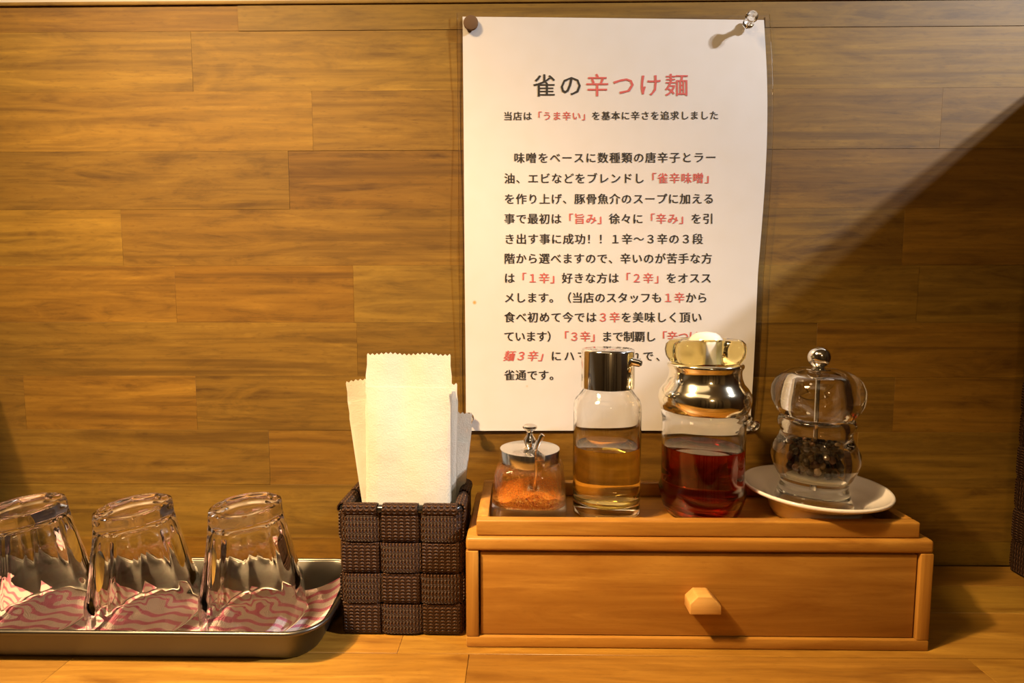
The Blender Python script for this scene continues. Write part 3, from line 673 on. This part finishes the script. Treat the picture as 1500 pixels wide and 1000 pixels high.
    li.box(-w / 2 + q_, -w / 2 + q_ + .001, -d / 2 + q_, d / 2 - q_, .001, h - .006); li.box(w / 2 - q_ - .001, w / 2 - q_, -d / 2 + q_, d / 2 - q_, .001, h - .006)
    li.box(-w / 2 + q_, w / 2 - q_, -d / 2 + q_, d / 2 - q_, .0006, .002)
    li.build('lining', M['lining'], B)
    return B
BKX = -.0835; BD = .056; BH = .0965
basket((BKX, .3722 + BD / 2, 0), .0850, BD, BH, 3, 2, 4, radians(-.5), 'dark brown woven strap basket standing on the counter full of white napkins')
basket((.4640, .405, 0), .058, .136, .287, 2, 5, 10, 0, 'tall dark woven strap basket at the right edge beside the wall', 'tall_basket')

# ------------------------------------------------------------------ napkin packets
def packet(loc, w, h, th, teeth, rot, label, fold=None, flap_depth=.012, seed=1):
    rs = random.Random(seed); ph = [rs.random() * 6 for _ in range(5)]
    E_ = empty('napkin_packet', loc, rot); tag(E_, label, 'napkin', 'white napkin packets in the basket')
    def card(name, z0, z1, yoff, thick, zig, wid):
        nx, nz = teeth * 2, 26; b_ = MB(); V = []
        for side in (-1, 1):
            for j in range(nz + 1):
                for i in range(nx + 1):
                    u, v = i / nx, j / nz; x = (u - .5) * wid; z = z0 + (z1 - z0) * v
                    puff = (min(1, 7 * u, 7 * (1 - u)) ** .5) * (min(1, 4 * (1 - v) + .12, 4 * v + .3))
                    wob = .0007 * sin(x * 90 + ph[0] + z * 20) * sin(z * 45 + ph[1]) + .0005 * sin(x * 210 + ph[2]) * v
                    if j == nz and zig: z += (.0012 if i % 2 else -.0002) + .0005 * sin(i * .4 + ph[3]) 
                    if j >= nz - 1 and i in (0, nx): x *= .97
                    V.append((x, yoff + wob + side * thick / 2 * puff, z))
        n = (nx + 1) * (nz + 1); F = []
        for j in range(nz):
            for i in range(nx):
                a_ = j * (nx + 1) + i; q_ = (a_, a_ + 1, a_ + nx + 2, a_ + nx + 1); F.append(q_); F.append(tuple(k_ + n for k_ in reversed(q_)))
        per = [i for i in range(nx + 1)] + [j * (nx + 1) + nx for j in range(1, nz + 1)] + [nz * (nx + 1) + i for i in range(nx - 1, -1, -1)] + [j * (nx + 1) for j in range(nz - 1, 0, -1)]
        for a_, b2 in zip(per, per[1:] + per[:1]): F.append((a_, b2, b2 + n, a_ + n))
        b_.add(V, F); return b_.build(name, M['napkin'], E_, smooth=True, angle=60)
    card('sleeve', 0, h, 0, .0008, True, w)
    if fold: card('folded_napkin', .002, fold, -.0030, th, False, w * .985)
    return E_
zb_ = .003
def zat(x, y, Y): return PY(x, y, Y).z
yA = .3880
fx = PY(595, 640, yA).x
packet((fx, yA, zb_), .0625, zat(595, 520, yA) - zb_, .0040, 19, (radians(-1.0), radians(.6), 0), 'white napkin packet in front of the others with a pinked top edge', fold=zat(595, 567, yA) - zb_, seed=3)
packet((PY(611, 735, .398).x, .398, zb_), .0600, .1800, .0030, 18, (0, radians(-7.2), 0), 'white napkin packet leaning left behind the front one', fold=.166, seed=5)
packet((PY(605, 735, .408).x, .408, zb_), .0640, zat(640, 562, .408) - zb_, .0030, 19, (0, radians(1.2), 0), 'white napkin packet showing its right edge behind the front one', fold=.168, seed=8)
packet((PY(612, 735, .416).x - .0030, .4160, zb_), .0600, .1520, .0020, 18, (0, radians(6.5), 0), 'rearmost napkin packet leaning right with one low corner showing', fold=.13, seed=9)

# ------------------------------------------------------------------ steel tray, towel, tumblers
TX1, TY0, TY1, TH = -.1300, .3345, .4330, .0240
TXa = -.468
def rrect(x0, x1, y0, y1, r, n=10):
    out = []
    for cx, cy, a0 in ((x1 - r, y0 + r, -90), (x1 - r, y1 - r, 0), (x0 + r, y1 - r, 90), (x0 + r, y0 + r, 180)):
        for i in range(n + 1): a_ = radians(a0 + 90 * i / n); out.append((cx + r * cos(a_), cy + r * sin(a_)))
    return out
def tray():
    T = empty('tray', ((TXa + TX1) / 2, (TY0 + TY1) / 2, 0)); tag(T, 'shallow stainless steel tray with rolled rim lined with the striped towel', 'tray')
    lv = [(.0000, .0125, .016), (.0006, .0095, .018), (.003, .0078, .019), (.0225, .0008, .022), (.0232, .0000, .022)]
    rings = []
    for z, ins, r in lv: rings.append([(x, y, z) for x, y in rrect(TXa + ins, TX1 - ins, TY0 + ins, TY1 - ins, r)])
    for z, ins, r in reversed(lv[:]): rings.append([(x, y, z + .0009) for x, y in rrect(TXa + ins + .0008, TX1 - ins - .0008, TY0 + ins + .0008, TY1 - ins - .0008, r)])
    b_ = MB(); n = len(rings[0]); V = [p for r_ in rings for p in r_]; F = [tuple(range(n)), tuple((len(rings) - 1) * n + i for i in range(n))]
    for j in range(len(rings) - 1):
        for i in range(n): F.append((j * n + i, j * n + (i + 1) % n, (j + 1) * n + (i + 1) % n, (j + 1) * n + i))
    ofs = T.location; b_.add([(x - ofs.x, y - ofs.y, z + .0003) for x, y, z in V], F); receive(b_.build('pan', M['steel'], T, smooth=True, angle=35))
    MB().tube([(x - ofs.x, y - ofs.y, TH) for x, y in rrect(TXa - .0006, TX1 + .0006, TY0 - .0006, TY1 + .0006, .0226)], .0017, 10, closed=True).build('rolled_rim', M['steel'], T, smooth=True)
tray()
def towel_z(x, y):
    z = .0030 + .0007 * sin(x * 55 + y * 20) + .0006 * sin(y * 120 + x * 30)
    r_ = max(0, x + .172) / .040; bk = max(0, (y - .372) / .045)
    z += .0190 * min(r_, 1.1) ** 1.5 * min(1, .18 + bk)             # rides up the sloping right end
    z += .0060 * max(0, (y - .405) / .02) ** 1.5
    return z
tw = MB(); NX, NY = 150, 40; V = []; UVs = []; 
for j in range(NY + 1):
    for i in range(NX + 1):
        u, v = i / NX, j / NY
        xr = -.1490 + (.0130) * v ** .9; xl = -.456
        x = xl + (xr - xl) * u; y = .3466 + (.4165 - .3466 + .002 * sin(u * 17)) * v
        V.append((x, y, towel_z(x, y))); UVs.append((x, y + (.012 * max(0, x + .2) / .07)))
n = len(V); back = [(x, y, z - .0010) for x, y, z in V]; F = []
for j in range(NY):
    for i in range(NX):
        a_ = j * (NX + 1) + i; q_ = (a_, a_ + 1, a_ + NX + 2, a_ + NX + 1); F.append(q_); F.append(tuple(k_ + n for k_ in reversed(q_)))
per = [i for i in range(NX + 1)] + [j * (NX + 1) + NX for j in range(1, NY + 1)] + [NY * (NX + 1) + i for i in range(NX - 1, -1, -1)] + [j * (NX + 1) for j in range(NY - 1, 0, -1)]
for a_, b2 in zip(per, per[1:] + per[:1]): F.append((a_, b2, b2 + n, a_ + n))
tw.add([(x + .37, y - .38, z) for x, y, z in V + back], F, 0, UVs + UVs)
to = tw.build('towel', M['towel'], smooth=True); to.location = (-.37, .38, .0012)
tag(to, 'cream towel with wavy pink stripes lining the steel tray', 'towel'); receive(to)

def tumbler(loc, rz, tilt, label):
    Tm = empty('glass_tumbler', loc, (tilt[0], tilt[1], rz)); tag(Tm, label, 'glass', 'upturned tumblers on the tray')
    nf = 10; H = .0862
    def fac(t, r, z, outer=True):
        # flat flutes from the base down to a scalloped edge above the rim
        a_ = (t % (2 * pi / nf)) - pi / nf; q_ = cos(pi / nf) / cos(a_)
        sc_ = .0255 + .0045 * (1 - abs(a_) / (pi / nf)) * -1 + .002
        w_ = min(1, max(0, (z - sc_) / .0035)); w_ = w_ * w_ * (3 - 2 * w_)
        top = min(1, max(0, (H - .0015 - z) / .003))
        return r * (1 + (q_ - 1) * .95 * w_ * (.35 + .65 * top))
    out = [(0, H - .0022), (.013, H - .0020), (.0175, H - .0012), (.0205, H - .0002), (.0223, H), (.0240, H - .0010), (.0248, H - .0028), (.0250, H - .0055)]
    for i in range(26):
        v = i / 25; z = (H - .008) * (1 - v) + .030 * v; out.append((.0250 + .0090 * v ** 1.1, z))
    out += [(.0343, .0275), (.0347, .0245), (.0351, .0210), (.0352, .017), (.0353, .012), (.0354, .006), (.0355, .0022), (.0353, .0008), (.0349, .0002), (.0344, .0006)]
    inn = [(.0338, .0030), (.0334, .012), (.0330, .022), (.0320, .030), (.0300, .044), (.0272, .060), (.0246, .0700), (.0224, .0732), (.0180, .0744), (.0100, .0748), (0, .0749)]
    b_ = MB().lathe(out, 160, rad=fac); b_.lathe([(.0344, .0006)] + inn, 160)
    me_o = b_.build('glass_body', M['tumbler'], Tm, smooth=True, angle=38)
    bm = bmesh.new(); bm.from_mesh(me_o.data); bmesh.ops.remove_doubles(bm, verts=bm.verts, dist=1e-6); bmesh.ops.recalc_face_normals(bm, faces=bm.faces); bm.to_mesh(me_o.data); bm.free()
    me_o.data.set_sharp_from_angle(angle=radians(38)); caustic(me_o)
    return Tm
yg = .3800
tumbler((-.1935, yg, .0074), .12, (radians(1.0), radians(-2.0)), 'upturned fluted glass tumbler beside the woven basket')
tumbler((-.2725, yg - .001, .0068), .33, (radians(1.2), radians(-3.0)), 'upturned fluted glass tumbler in the middle of the tray')
tumbler((-.3520, yg - .001, .0068), .52, (radians(1.2), radians(-3.0)), 'upturned fluted glass tumbler cut by the left edge of the photo')

for o in bpy.data.objects:
    if o.type == 'MESH' and any(m_ and m_.name in ('clear_glass', 'tumbler_glass', 'clear_acrylic', 'vinegar', 'chili_oil', 'clear_pin_plastic') for m_ in o.data.materials): caustic(o)
